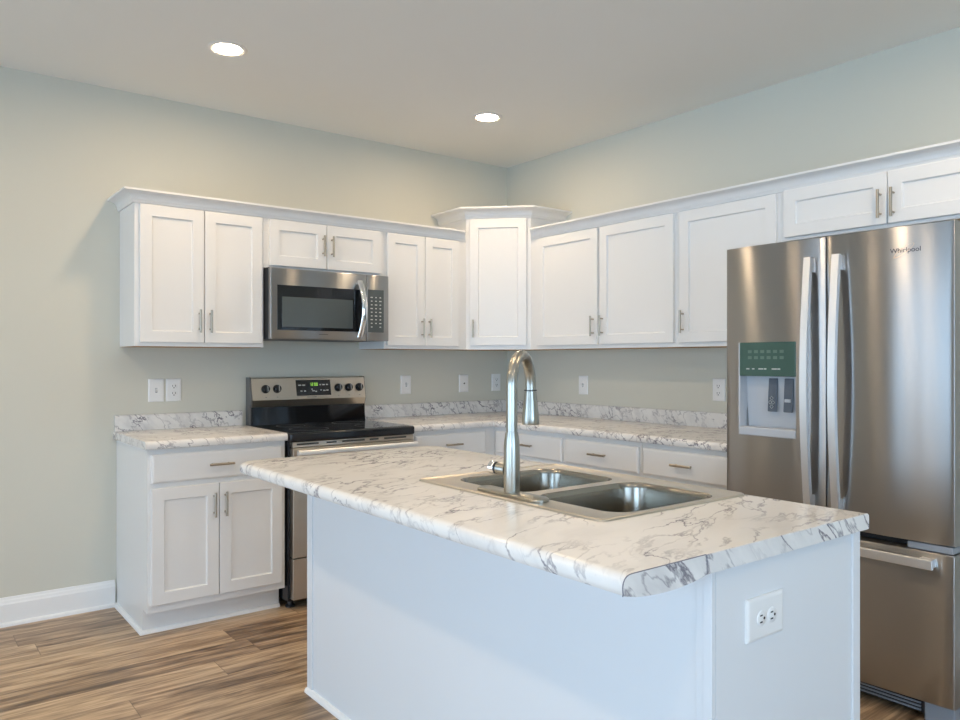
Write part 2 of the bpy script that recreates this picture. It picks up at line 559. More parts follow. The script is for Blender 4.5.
for label, path, z0, z1, out, c0, c1 in (
    ('white crown moulding along the tops of the back wall cabinets, left of the corner cabinet', [(LU, -0.02), (LU, -UD), (-24.02, -UD)], 81.7, 84.1, 2.35, 0, -1.0),
    ('white crown moulding around the top of the taller corner cabinet', [(-24, -0.02), (-24, -UD), (-UD, -24), (-0.02, -24)], 87.6, 90.2, 2.75, 0, 0),
    ('white crown moulding along the tops of the right wall cabinets above the refrigerator', [(-UD, -24.02), (-UD, -132), (-0.02, -132)], 81.9, 84.3, 2.35, 1.0, 0),
):
    zb = z0
    o = obj('crown_moulding', MB().sweep(path, crown_prof(z0, z1, out), c0, c1), 'white', None, 30)
    tag(o, label, 'moulding', 'white crown mouldings')


# ------------------------------------------------------------------ base cabinets
def base(label, loc, rotz, w, drawers, doors, end=None, h=34.55):
    t = thing('base_cabinet', label, 'cabinet', (loc[0], loc[1], 0), rotz, 'white base cabinets')
    m = MB()
    prof = [(-0.03, 0), (-21.0, 0), (-21.0, 4.5), (-24.0, 4.5), (-24.0, h), (-0.03, h)]
    m.prism(prof, 0, 0.0, w)
    obj('carcass', m, 'white', t)
    for x0, x1 in drawers:
        d = obj('drawer', slab_mb(x0, x1, 28.2, 33.5, -24.78, 0.76), 'white', t)
        pull(d, (x0 + x1) / 2, 31.0, -24.78, False)
    for x0, x1, hx in doors:
        d = obj('door', shaker_mb(x0, x1, 5.9, 27.3, -24.78, 0.76), 'white', t)
        pull(d, hx, 23.3, -24.78)
    q = [(0, 0), (0.65, 0), (0.62, 0.3), (0.45, 0.58), (0.2, 0.7), (0, 0.72)]
    path = [(0, -21), (w, -21)]
    if end == 'left': path = [(0, -0.1)] + path
    obj('shoe_moulding', MB().sweep(path, q), 'trim', t, 40)
    return t


base('white base cabinet with one drawer and two doors, left of the range', (-105.4, 0), 0, 26.45, [(0.55, 25.7)],
     [(0.55, 12.85, 11.85), (13.0, 25.7, 14.0)], 'left')
base('white base cabinet in the far corner just right of the range', (-48.6, 0), 0, 24.6, [(0.9, 21.3)],
     [(0.9, 11.0, 10.0), (11.15, 21.3, 12.15)])
base('white base cabinet behind the kitchen faucet, drawer nearest the room corner', (0, -24.05), -R90, 25.0, [(1.3, 24.35)],
     [(1.3, 12.75, 11.75), (12.9, 24.35, 13.9)])
base('white base cabinet on the right wall, middle drawer of the three behind the sink', (0, -49.1), -R90, 21.7, [(0.5, 21.2)],
     [(0.5, 10.8, 9.8), (10.95, 21.2, 11.95)])
base('white base cabinet on the right wall whose drawer touches the refrigerator', (0, -70.9), -R90, 21.8, [(0.5, 20.6)],
     [(0.5, 10.5, 9.5), (10.65, 20.6, 11.65)])


# ------------------------------------------------------------------ worktops
def top_prof(depth, back=0.04):
    p = [(back, 34.58), (back, 36.08)]
    p += [(depth - 0.75, 36.08)]
    for i in range(1, 7):
        a = R90 * i / 6
        p.append((depth - 0.75 + 0.75 * math.sin(a), 36.08 - 0.75 * (1 - math.cos(a))))
    p += [(depth, 34.9), (depth - 0.1, 34.65), (depth - 0.3, 34.58)]
    return p


SPLASH = [(0.03, 36.09), (0.78, 36.09), (0.78, 39.05), (0.66, 39.3), (0.45, 39.42), (0.03, 39.42)]
t = thing('worktop', 'short white marble-look worktop with backsplash, left of the range', 'worktop', (-106.05, 0, 0), 0, 'marble-look worktops')
obj('slab', MB().sweep([(0, 0), (27.15, 0)], top_prof(25.5)), 'marble_run', t, 35)
obj('backsplash', MB().sweep([(0.2, 0), (27.0, 0)], SPLASH), 'marble_run', t, 35)
t = thing('worktop', 'L-shaped white marble-look worktop with backsplash, from the range around the corner to the refrigerator', 'worktop', (-48.65, 0, 0), 0, 'marble-look worktops')
obj('slab', MB().sweep([(0, 0), (48.65, 0), (48.65, -92.7)], top_prof(25.5)), 'marble_run', t, 35)
obj('backsplash', MB().sweep([(0.1, 0), (48.65, 0)], SPLASH), 'marble_run', t, 35)
obj('backsplash', MB().sweep([(48.65, -0.8), (48.65, -92.7)], SPLASH), 'marble_run', t, 35)

# ------------------------------------------------------------------ island
IX0, IX1, IY0, IY1 = -103.0, -68.0, -136.0, -61.5
BX0, BX1, BY0, BY1 = -91.7, -68.6, -135.3, -62.5
t = thing('island_cabinet', 'white kitchen island cabinet with plain panels under the marble-look top', 'island', (BX0, BY0, 0))
W, D = BX1 - BX0, BY1 - BY0
m = MB()
m.box(0.25, W - 3, 0.25, D - 0.02, 0, 4.5); m.box(0.25, W - 0.02, 0.25, D - 0.02, 4.5, 5.2)
m.box(0.25, 0.6, 0.25, D - 0.02, 5.2, 34.55); m.box(W - 0.75, W - 0.02, 0.25, D - 0.02, 5.2, 34.55)
m.box(0.6, W - 0.75, 0.25, 0.9, 5.2, 34.55); m.box(0.6, W - 0.75, D - 0.7, D - 0.02, 5.2, 34.55)
obj('carcass', m, 'white', t)
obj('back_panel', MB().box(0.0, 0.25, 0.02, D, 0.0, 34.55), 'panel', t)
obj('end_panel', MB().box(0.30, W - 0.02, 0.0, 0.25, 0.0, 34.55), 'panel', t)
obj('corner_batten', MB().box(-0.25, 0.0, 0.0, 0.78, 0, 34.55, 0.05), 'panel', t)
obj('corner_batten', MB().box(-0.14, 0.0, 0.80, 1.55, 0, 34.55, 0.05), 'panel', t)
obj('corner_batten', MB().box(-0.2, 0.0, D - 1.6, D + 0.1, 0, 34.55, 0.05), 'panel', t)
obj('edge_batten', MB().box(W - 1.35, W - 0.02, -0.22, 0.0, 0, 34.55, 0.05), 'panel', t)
obj('shoe_moulding', MB().sweep([(0, D), (0, 0), ][::1] and [(0, D + 0.1), (-0.0, 0.0)], [(0, 0), (-0.001, 0.72), (0.2, 0.7), (0.45, 0.58), (0.62, 0.3), (0.65, 0)]), 'trim', t, 40)
# sink-side doors of the island
for k in range(3):
    y0 = 1.0 + k * 23.9
    for a, b, hy in ((y0, y0 + 11.5, y0 + 10.5), (y0 + 11.7, y0 + 23.2, y0 + 12.7)):
        dm = shaker_mb(a, b, 5.5, 33.0, -0.76, 0.76)
        dm.bm.transform(Matrix.Translation((W, 0, 0)) @ Matrix.Rotation(R90, 4, 'Z'))
        d = obj('door', dm, 'white', t)
        h = MB()
        h.tube([(W + 1.9, hy, 26), (W + 1.9, hy, 30.7)], 0.235, 12)
        for s in (26.75, 29.95): h.cyl((W + 0.74, hy, s), (W + 1.9, hy, s), 0.17, 10)
        obj('handle', h, 'nickel', d, 40)

# island worktop: rounded long edge on the seating side, rounded far corners, hole for the sink
SX0, SX1, SY0, SY1 = -91.6, -68.6, -123.4, -92.6
def island_ring(k, z):
    """outline in world inches pulled in by k on the seating side"""
    r = 3.0
    pts = [(IX0 + k, IY0 + 0.02), (IX1 - k * 0.4, IY0 + 0.02)]
    for i in range(9):
        a = R90 * i / 8
        pts.append((IX1 - k * 0.4 - r + r * math.cos(a), IY1 - k * 0.4 - r + r * math.sin(a)))
    for i in range(9):
        a = R90 + R90 * i / 8
        pts.append((IX0 + k + r + r * math.cos(a), IY1 - k * 0.4 - r + r * math.sin(a)))
    return [(p[0] - IX0, p[1] - IY0, z) for p in pts]
t = thing('island_worktop', 'large white marble-look worktop with grey veins on the kitchen island', 'worktop', (IX0, IY0, 0), 0, 'marble-look worktops')
m = MB()
rings = [island_ring(0.5, 34.6), island_ring(0.2, 34.66), island_ring(0.03, 34.9), island_ring(0, 35.1), island_ring(0.0, 35.35), island_ring(0.06, 35.6),
         island_ring(0.2, 35.82), island_ring(0.42, 35.99), island_ring(0.7, 36.08), island_ring(1.0, 36.1)]
m.loops(rings, False, False)
hole = rrect(SX0 + 0.6 - IX0, SX1 - 0.6 - IX0, SY0 + 0.6 - IY0, SY1 - 0.6 - IY0, 1.0, 4)
grid_fill(m, [(p[0], p[1]) for p in rings[-1]], [hole], 36.1)
grid_fill(m, [(p[0], p[1]) for p in rings[0]], [hole], 34.6)
m.loops([[(p[0], p[1], 34.6) for p in hole], [(p[0], p[1], 36.1) for p in hole]], False, False)
bmesh.ops.remove_doubles(m.bm, verts=list(m.bm.verts), dist=0.001)
obj('slab', m, 'marble', t, 35)
nose = [(0.03, 34.85), (0.0, 35.1), (0.0, 35.35), (0.06, 35.6), (0.2, 35.82), (0.42, 35.99), (0.7, 36.07), (1.0, 36.09)]
cap1 = nose + [(9.3, 36.09), (9.35, 34.58)] + [(9.35 - 9.0 * i / 8, 34.58 - 0.42 * math.sin(math.pi * min(1, i / 8)) ** 0.8) for i in range(1, 8)] + [(0.2, 34.66)]
obj('end_cap', MB().prism(cap1, 1, -0.07, 0.02), 'cap', t)
cap2 = [(9.43, 34.58), (9.38, 36.09), (34.7, 36.09), (34.95, 35.9), (35.0, 35.6), (35.0, 34.7), (34.9, 34.58)]
obj('end_cap', MB().prism(cap2, 1, -0.07, 0.02), 'cap', t)

seam = MB()
edge = [(-0.0, 34.66)] + [(x, z) for x, z in nose] + [(9.3, 36.1)]
for (xa, za), (xb, zb) in zip(edge, edge[1:]):
    seam.tube([(xa, -0.03, za), (xb, -0.03, zb)], 0.05, 6)
seam.tube([(9.39, -0.05, 36.08), (9.4, -0.05, 34.6)], 0.05, 6)
obj('seam', seam, 'seamdark', t)

# sink
t = thing('kitchen_sink', 'stainless steel double-bowl drop-in sink in the island worktop', 'sink', (SX0, SY0, 36.1))
sw, sd = SX1 - SX0, SY1 - SY0
bowls = [(3.6, 20.0, 1.2, 13.9), (3.6, 20.0, 15.6, 28.3)]
m = MB()
o0 = rrect(0, sw, 0, sd, 0.9); o1 = rrect(0.05, sw - 0.05, 0.05, sd - 0.05, 0.9); o2 = rrect(0.2, sw - 0.2, 0.2, sd - 0.2, 0.8)
o3 = rrect(0.42, sw - 0.42, 0.42, sd - 0.42, 0.7); o4 = rrect(0.62, sw - 0.62, 0.62, sd - 0.62, 0.6)
m.loops([[(p[0], p[1], z) for p in o] for o, z in ((o0, 0.01), (o1, 0.16), (o2, 0.25), (o3, 0.22), (o4, 0.12))], False, False)
rims = [rrect(*b, 2.6, 8) for b in bowls]
grid_fill(m, o4, rims, 0.12)
bmesh.ops.remove_doubles(m.bm, verts=list(m.bm.verts), dist=0.001)
obj('rim', m, 'sinkrim_lit', t, 30)
for b in bowls:
    m = MB()
    ls = []
    for ins, z, r in ((0, 0.12, 2.6), (0.06, 0.02, 2.6), (0.18, -0.15, 2.5), (0.25, -0.5, 2.5), (0.6, -6.0, 2.4), (0.75, -7.0, 2.3), (1.2, -7.7, 1.9), (2.0, -8.0, 1.4), (4.4, -8.1, 0.7)):
        ls.append([(p[0], p[1], z) for p in rrect(b[0] + ins, b[1] - ins, b[2] + ins, b[3] - ins, r, 8)])
    m.loops(ls, False, True)
    bo = obj('bowl', m, 'sink', t, 40)
    cx, cy = (b[0] + b[1]) / 2, (b[2] + b[3]) / 2
    obj('drain', MB().lathe([(0.3, -8.09), (2.1, -8.09), (2.2, -8.0), (2.1, -7.95), (1.6, -7.97), (1.5, -8.06), (0.3, -8.06)], (cx, cy, 0)), 'chrome', bo, 40)

# faucet on the sink's deck
FX_, FY_ = -89.35, -108.1
t = thing('kitchen_faucet', 'tall brushed nickel gooseneck faucet with pull-down spray head on the sink deck', 'faucet', (FX_, FY_, 36.24))
plate = MB()
pr = rrect(-1.1, 1.1, -5.4, 5.4, 1.09, 8)
pr2 = rrect(-0.9, 0.9, -5.2, 5.2, 0.89, 8)
plate.loops([[(p[0], p[1], z) for p in q] for q, z in ((pr, 0), (pr, 0.22), (pr2, 0.36))])
obj('deck_plate', plate, 'faucet', t, 40)
obj('body', MB().lathe([(0.84, 0.36), (0.87, 0.5), (0.88, 3.2), (0.87, 5.0), (0.82, 5.9), (0.72, 6.5), (0.68, 6.8), (0.5, 6.85)], (0, 0, 0)), 'faucet', t, 40)
sp = [(0, 0, 6.7), (0, 0, 11.8)]
dirx, diry = 0.86, 0.51          # the spout swings out over the bowls
Rg = 3.3
for i in range(1, 17):
    a = math.pi * i / 16
    h = Rg - Rg * math.cos(a)
    sp.append((dirx * h, diry * h, 11.8 + Rg * math.sin(a)))
sp.append((dirx * 2 * Rg, diry * 2 * Rg, 10.9))
obj('spout', MB().tube(sp, 0.62, 20), 'faucet', t, 40)
hd = MB().lathe([(0.5, 11.0), (0.70, 10.95), (0.72, 10.7), (0.80, 9.9), (1.0, 7.9), (1.03, 7.25), (0.98, 7.12), (0.6, 7.1)], (dirx * 2 * Rg, diry * 2 * Rg, 0))
hd = obj('spray_head', hd, 'faucet', t, 40)
obj('spray_ring', MB().lathe([(0.58, 11.02), (0.74, 11.02), (0.74, 11.14), (0.58, 11.14)], (dirx * 2 * Rg, diry * 2 * Rg, 0)), 'dark', hd, 40)
hv = Vector((-0.25, 0.97, 0.06)).normalized()
p0 = Vector((0, 0, 2.65))
hn = MB().tube([p0 + hv * 0.8, p0 + hv * 1.9], 0.62, 20)
hn = obj('handle', hn, 'faucet', t, 40)
obj('handle_ring', MB().tube([p0 + hv * 1.9, p0 + hv * 2.15], 0.66, 20), 'dark', hn, 40)
obj('handle_cap', MB().tube([p0 + hv * 2.15, p0 + hv * 2.3, p0 + hv * 2.75, p0 + hv * 2.9], [0.68, 0.72, 0.72, 0.55], 20), 'chrome', hn, 40)


# ------------------------------------------------------------------ range
t = thing('range', 'freestanding stainless steel and black electric range between the base cabinets', 'stove', (-78.65, 0, 0))
RW = 29.7
obj('body', MB().box(0.12, RW - 0.12, -24.6, -0.6, 1.6, 34.2, 0.1), 'black', t)
for x, y in ((1.5, -22.6), (RW - 1.5, -22.6), (1.5, -3), (RW - 1.5, -3)):
    obj('foot', MB().lathe([(1.0, 0), (1.0, 0.3), (0.6, 0.5), (0.6, 1.65)], (x, y, 0), 16), 'dark', t)
ct = obj('cooktop', MB().box(0.0, RW, -26.3, -2.6, 34.2, 36.0, 0.35, 3), 'black', t, 40)
obj('glass_top', MB().box(0.7, RW - 0.7, -24.9, -3.2, 35.9, 36.06), 'blackglass', ct)
for x, y, r in ((7.6, -9, 3.2), (22.3, -9, 4.0), (7.6, -18.5, 4.2), (22.3, -18.5, 3.2)):
    obj('burner_ring', MB().lathe([(r - 0.06, 36.06), (r, 36.06), (r, 36.075), (r - 0.06, 36.075)], (x, y, 0), 48, 2, False), 'sidegrey', ct)
# backguard: black riser, steel control panel with a bevelled foot
bg = MB(); bg.prism([(-0.6, 36.0), (-3.6, 36.0), (-3.0, 40.4), (-0.6, 40.4)], 0, 0.8, RW)
obj('riser', bg, 'blackglass', t)
cp = MB(); cp.prism([(-0.6, 40.1), (-3.1, 40.1), (-3.75, 41.7), (-2.75, 46.6), (-2.4, 46.8), (-0.6, 46.8)], 0, 0.85, RW)
cp = obj('control_panel', cp, 'steel_warm', t)
obj('side_cap', MB().prism([(-0.5, 36.0), (-2.9, 36.0), (-3.0, 40.1), (-3.6, 41.7), (-2.7, 46.7), (-2.3, 46.9), (-0.5, 46.9)], 0, 0.5, 0.85), 'sidegrey', t)
obj('side_cap', MB().prism([(-0.5, 36.0), (-2.9, 36.0), (-3.0, 40.1), (-3.6, 41.7), (-2.7, 46.7), (-2.3, 46.9), (-0.5, 46.9)], 0, RW, RW + 0.2), 'sidegrey', t)
slope = (3.75 - 2.75) / (46.6 - 41.7)
def face_y(z): return -3.75 + (z - 41.7) * slope
tilt = Matrix.Rotation(-math.atan(slope), 4, 'X')
def on_panel(mb, x, z):
    """mesh built around (0,0,0), facing local -y, put onto the tilted control panel"""
    mb.bm.transform(Matrix.Translation((x, face_y(z), z)) @ tilt)
    return mb
for wx in (-74.63, -71.87, -56.3, -53.44, -50.54):
    x = wx + 78.65
    k = obj('knob', on_panel(MB().lathe([(0.98, -0.02), (0.98, 0.2), (0.86, 0.35), (0.8, 0.85), (0.7, 0.95), (0.1, 0.95)], (0, 0, 0), 24, 1), x, 44.2), 'black', t, 40)
    obj('pointer', on_panel(MB().box(-0.17, 0.17, -1.15, -0.9, -0.78, 0.78, 0.05), x, 44.2), 'dark', k)
    obj('indicator', on_panel(MB().box(0.1, 0.22, -1.17, -1.1, -0.7, 0.7), x, 44.2), 'keys', k)
    obj('legend', on_panel(MB().box(-0.18, 0.18, -0.03, 0.02, -1.95, -1.83), x, 44.2), 'sidegrey', cp)
dsp = obj('display', on_panel(MB().box(-4.45, 4.45, -0.06, 0.02, -1.85, 1.9, 0.03, 1), 15.95, 44.3), 'blackglass', t)
dg = MB()
SEG = {'1': 'bc', '2': 'abged', '0': 'abcdef', '4': 'fgbc', ':': ''}
def seven(mb, ch, x, z, w, h, y):
    th = 0.11
    pos = {'a': (x, x + w, z + h - th, z + h), 'd': (x, x + w, z, z + th), 'g': (x, x + w, z + h / 2 - th / 2, z + h / 2 + th / 2),
           'b': (x + w - th, x + w, z + h / 2, z + h), 'c': (x + w - th, x + w, z, z + h / 2), 'f': (x, x + th, z + h / 2, z + h), 'e': (x, x + th, z, z + h / 2)}
    for s in SEG[ch]:
        a = pos[s]; mb.box(a[0], a[1], y - 0.02, y, a[2], a[3])
for i, ch in enumerate('1200'):
    seven(dg, ch, -0.95 + i * 0.52 + (0.1 if i > 1 else 0), 0.45, 0.36, 0.75, -0.06)
obj('clock_digits', on_panel(dg, 15.95, 44.3), 'digits', dsp)
for x, z, w in ((-3.5, 0.65, 0.75), (-2.5, 0.65, 0.7), (-3.2, -0.75, 0.5), (-2.3, -0.75, 0.5), (-0.45, -0.35, 0.35), (-0.1, -0.75, 0.7), (0.55, -0.9, 0.4),
                (1.75, 0.7, 0.3), (2.6, 0.7, 0.6), (3.5, 0.7, 0.5), (1.85, -0.6, 0.35), (2.7, -0.7, 0.6), (3.5, -0.65, 0.6)):
    obj('key', on_panel(MB().box(x - w / 2, x + w / 2, -0.08, -0.06, z - 0.13, z + 0.13), 15.95, 44.3), 'keys', dsp)
obj('badge', on_panel(MB().box(-1.2, 1.2, -0.03, 0.02, -0.07, 0.07), 15.3, 42.15), 'sidegrey', cp)
# front: vent trim, oven door, drawer
vt = obj('vent_trim', MB().box(0.55, RW - 0.35, -26.1, -24.6, 33.1, 34.15, 0.05), 'steel_warm', t)
vs_ = MB()
for x0, x1 in ((1.4, 6.2), (8, 10.3), (11.6, 17.0), (18.2, 20.4), (21.8, 27.5)):
    vs_.box(x0, x1, -26.14, -26.0, 33.55, 33.9)
obj('vent_slots', vs_, 'slot', vt)
od = obj('oven_door', MB().box(0.55, RW - 0.35, -26.4, -24.6, 10.7, 33.0, 0.12), 'steel_warm', t)
obj('oven_window', MB().box(5.0, RW - 5.0, -26.48, -26.35, 15.5, 26.5, 0.05), 'blackglass', od)
hb = MB(); hb.loops([[(x, -28.1 + 0.62 * math.cos(a) * 0.9, 31.9 + 0.85 * math.sin(a)) for a in [2 * math.pi * k / 20 for k in range(20)]] for x in (0.8, 1.0, RW - 0.8, RW - 0.6)])
for x in (2.2, RW - 2.2): hb.box(x - 0.6, x + 0.6, -28.0, -26.3, 31.3, 32.4, 0.1)
obj('handle', hb, 'handle_steel', od, 40)
obj('storage_drawer', MB().box(0.55, RW - 0.35, -26.3, -24.6, 2.2, 10.5, 0.12), 'steel_warm', t)

# ------------------------------------------------------------------ microwave
MX, MW, MZ, MH = -78.5, 29.1, 55.35, 15.45
t = thing('microwave', 'stainless steel over-the-range microwave hung below the short cabinet', 'microwave', (MX, 0, MZ))
obj('case', MB().box(0.06, MW - 0.06, -14.3, -0.1, 0.05, MH, 0.08), 'dark', t)
obj('grease_filter', MB().box(3, MW - 3, -12, -3, -0.08, 0.05), 'sidegrey', t)
YF = -15.6
df = MB(); df.box(0.0, 23.1, YF, -14.3, 0.0, MH - 0.15, 0.18, 3)
md = obj('door', df, 'steel', t, 40)
obj('door_window', MB().box(1.5, 21.95, YF - 0.05, YF + 0.3, 2.0, 11.7, 0.04), 'blackglass', md)
obj('screen', MB().box(2.6, 19.6, YF - 0.075, YF - 0.04, 2.7, 9.2, 0.02, 1), 'screen', md)
obj('badge', MB().box(11.2, 13.4, YF - 0.03, YF, 1.15, 1.3), 'sidegrey', md)
hp = []
for i in range(13):
    s = i / 12
    hp.append((21.15 + 0.55 * math.sin(math.pi * s), YF - 0.55 - 1.35 * math.sin(math.pi * s), 0.75 + 12.9 * s))
hm = MB()
rows = []
for i, p in enumerate(hp):
    a = math.pi * i / 12; d = Vector((0, -math.cos(a) * 0.33, 1)).normalized(); n = Vector((0, -d.z, d.y))
    ring = []
    for k in range(16):
        q = 2 * math.pi * k / 16
        ring.append(Vector(p) + Vector((0.72 * math.cos(q), 0, 0)) + n * (0.38 * math.sin(q)))
    rows.append(ring)
hm.loops(rows)
for z in (1.1, 13.25): hm.lathe([(0.62, 0), (0.62, 0.7), (0.5, 0.9)], (21.2, YF, z), 16, 1)
obj('handle', hm, 'chrome', md, 50)
kp = obj('control_panel', MB().box(23.2, MW, YF, -14.3, 0.0, MH - 0.15, 0.18, 3), 'steel', t, 40)
kb = obj('keypad', MB().box(23.55, 27.75, YF - 0.05, YF + 0.2, 2.0, 11.9, 0.04), 'screen', t)
for r in range(9):
    for c in range(3):
        x = 24.5 + c * 1.15; z = 10.1 - r * 0.86; w = 0.62 if (r + c) % 3 == 0 else 0.42
        if r == 8 and c == 1: continue
        obj('key', MB().box(x - w / 2, x + w / 2, YF - 0.065, YF - 0.045, z - 0.12, z + 0.12), 'keys', kb)

# ------------------------------------------------------------------ refrigerator
FW = 35.8
t = thing('refrigerator', 'stainless steel french-door refrigerator with ice dispenser and bottom freezer drawer', 'refrigerator', (0, -93.2, 0), -R90)
YD = -28.5
obj('cabinet_box', MB().box(0.85, FW - 0.15, -25.4, -0.8, 1.6, 69.3, 0.15), 'sidegrey', t)
obj('gasket', MB().box(0.5, FW - 0.5, -26.0, -25.2, 3.4, 69.0), 'dark', t)
def fridge_door(x0, x1, z0, z1, hole=None, bulge=0.55):
    """door slab with a gently bowed front; hole = (hx0, hx1, hz0, hz1) left open"""
    xs = [x0 + (x1 - x0) * i / 18 for i in range(19)]; zs = [z0 + (z1 - z0) * i / 4 for i in range(5)]
    if hole:
        xs = sorted([x for x in xs if all(abs(x - h) > 0.35 for h in hole[:2])] + list(hole[:2]))
        zs = sorted(zs + list(hole[2:]))
    def yf(x):
        s = (x - x0) / (x1 - x0) * 2 - 1
        return YD - bulge * (1 - s * s)
    m = MB(); g = {}
    for i, x in enumerate(xs):
        for j, z in enumerate(zs): g[i, j] = m.bm.verts.new((x, yf(x), z))
    for i in range(len(xs) - 1):
        for j in range(len(zs) - 1):
            if hole and xs[i] >= hole[0] - 1e-6 and xs[i + 1] <= hole[1] + 1e-6 and zs[j] >= hole[2] - 1e-6 and zs[j + 1] <= hole[3] + 1e-6: continue
            m.face([g[i, j], g[i + 1, j], g[i + 1, j + 1], g[i, j + 1]])
    # rounded border and sides
    ring = [(i, 0) for i in range(len(xs))] + [(len(xs) - 1, j) for j in range(1, len(zs))] + [(i, len(zs) - 1) for i in range(len(xs) - 2, -1, -1)] + [(0, j) for j in range(len(zs) - 2, 0, -1)]
    cx, cz = (x0 + x1) / 2, (z0 + z1) / 2
    prev = [g[k] for k in ring]
    for dy, out in ((0.02, 0.06), (0.08, 0.11), (0.18, 0.13), (2.3, 0.13)):
        cur = []
        for k in ring:
            v = g[k].co; ox = (-out if k[0] == 0 else out if k[0] == len(xs) - 1 else 0); oz = (-out if k[1] == 0 else out if k[1] == len(zs) - 1 else 0)
            cur.append(m.bm.verts.new((v.x + ox, (yf(v.x) + dy) if dy < 1 else YD + dy, v.z + oz)))
        n = len(ring)
        for q in range(n): m.face([prev[q], prev[(q + 1) % n], cur[(q + 1) % n], cur[q]])
        prev = cur
    m.face(prev)
    if hole:
        hx0, hx1, hz0, hz1 = hole
        bx0, bx1, yb = hx0 + 0.25, hx1 - 0.25, YD + 2.1
        f = [(hx0, yf(hx0), hz0), (hx1, yf(hx1), hz0), (hx1, yf(hx1), hz1), (hx0, yf(hx0), hz1)]
        b = [(bx0, yb, hz0 + 0.1), (bx1, yb, hz0 + 0.1), (bx1, yb, hz1 - 0.1), (bx0, yb, hz1 - 0.1)]
        m.loops([f, b], False, True)
    return m
HOLE = (2.95, 13.05, 38.3, 53.8)
dl = obj('door', fridge_door(0.2, 17.6, 25.6, 69.75, HOLE), 'steel', t, 35)
dr = obj('door', fridge_door(17.98, FW - 0.2, 25.6, 69.75), 'steel', t, 35)
fz = obj('freezer_drawer', fridge_door(0.25, FW - 0.25, 3.4, 24.1, None, 0.45), 'steel', t, 35)
def bow_handle(x, z0, z1, w, o0, o1, th=0.55):
    rows = []
    for i in range(25):
        s = i / 24; a = math.sin(math.pi * s)
        y = YD - o0 - (o1 - o0) * a; z = z0 + (z1 - z0) * s
        rows.append([(x - w / 2, y, z), (x - w / 2 + 0.12, y - th, z), (x + w / 2 - 0.12, y - th, z), (x + w / 2, y, z)])
    m = MB().loops(rows)
    for z in (z0 + 1.2, z1 - 1.2): m.box(x - w / 2 + 0.15, x + w / 2 - 0.15, YD - o0 - 0.3, YD + 0.0, z - 1.1, z + 1.1, 0.08)
    return m
obj('handle', bow_handle(15.5, 27.6, 66.8, 1.35, 1.0, 2.3), 'handle_steel', dl, 40)
obj('handle', bow_handle(19.95, 27.6, 66.8, 1.35, 1.0, 2.3), 'handle_steel', dr, 40)
fh = MB(); fh.box(3.0, 33.7, YD - 2.2, YD - 1.6, 22.2, 23.55, 0.1)
for x in (4.2, 32.5): fh.box(x - 0.9, x + 0.9, YD - 1.7, YD + 0.05, 22.3, 23.45, 0.08)
obj('handle', fh, 'handle_steel', fz)
# dispenser in the left door
yq = YD - 0.2
dsp = obj('dispenser', MB().loops([[(3.05, YD + 0.05, 39.6), (12.95, YD + 0.05, 39.6), (12.95, YD + 0.05, 48.3), (3.05, YD + 0.05, 48.3)],
                                   [(3.15, YD + 1.9, 39.6), (12.85, YD + 1.9, 39.6), (12.85, YD + 1.2, 48.3), (3.15, YD + 1.2, 48.3)]], False, True), 'lightgrey', dl)
obj('dispenser_panel', MB().box(2.95, 13.05, YD - 0.6, YD + 1.6, 48.2, 53.8, 0.1), 'green', dl)
obj('dispenser_frame', MB().box(2.8, 3.1, YD - 0.6, YD + 1.0, 38.3, 53.8, 0.05), 'lightgrey', dl)
for x, w in ((4.6, 0.6), (5.6, 0.45), (7.0, 0.9), (7.8, 0.4), (9.4, 0.9), (10.2, 0.5)):
    obj('icon', MB().box(x - w / 2, x + w / 2, YD - 0.62, YD - 0.595, 49.3, 49.5), 'keys', dl)
for r in range(2):
    for c in range(6): obj('touch_key', MB().box(4.6 + c * 1.15, 5.3 + c * 1.15, YD - 0.62, YD - 0.595, 51.0 + r * 1.0, 51.5 + r * 1.0), 'keysdim', dl)
pn = [c for c in dl.children if c.name.startswith('dispenser_panel')][0]
dt = obj('dispenser_tray', MB().box(2.95, 13.05, YD - 0.72, YD + 1.7, 38.3, 39.7, 0.2, 3), 'lightgrey', dl)
for x, nm in ((8.2, 'paddle'), (11.0, 'paddle')):
    p = MB(); p.box(-0.8, 0.8, -0.3, 0.0, -2.75, 2.75, 0.12)
    p.box(-0.68, 0.68, -0.36, -0.28, -2.5, 2.5)
    p.bm.transform(Matrix.Translation((x, YD + 1.15, 45.1)) @ Matrix.Rotation(math.radians(-4), 4, 'X'))
    obj(nm, p, 'paddle', dl)
dm = MB()
for x, z in ((8.2, 44.6), (7.95, 43.9), (8.45, 43.9), (8.2, 43.2)):
    q = Matrix.Translation((x, YD + 0.62, z)) @ Matrix.Rotation(math.pi / 4, 4, 'Y')
    tmp = MB()
    for a in (-0.24, 0.2): tmp.box(a, a + 0.04, -0.05, 0.0, -0.24, 0.24); tmp.box(-0.24, 0.24, -0.05, 0.0, a, a + 0.04)
    tmp.bm.transform(q); dm.merge(tmp.bm)
obj('ice_symbol', dm, 'keys', dl)
obj('water_mark', MB().box(10.5, 11.5, YD + 0.55, YD + 0.75, 44.0, 44.5), 'lightgrey', dl)
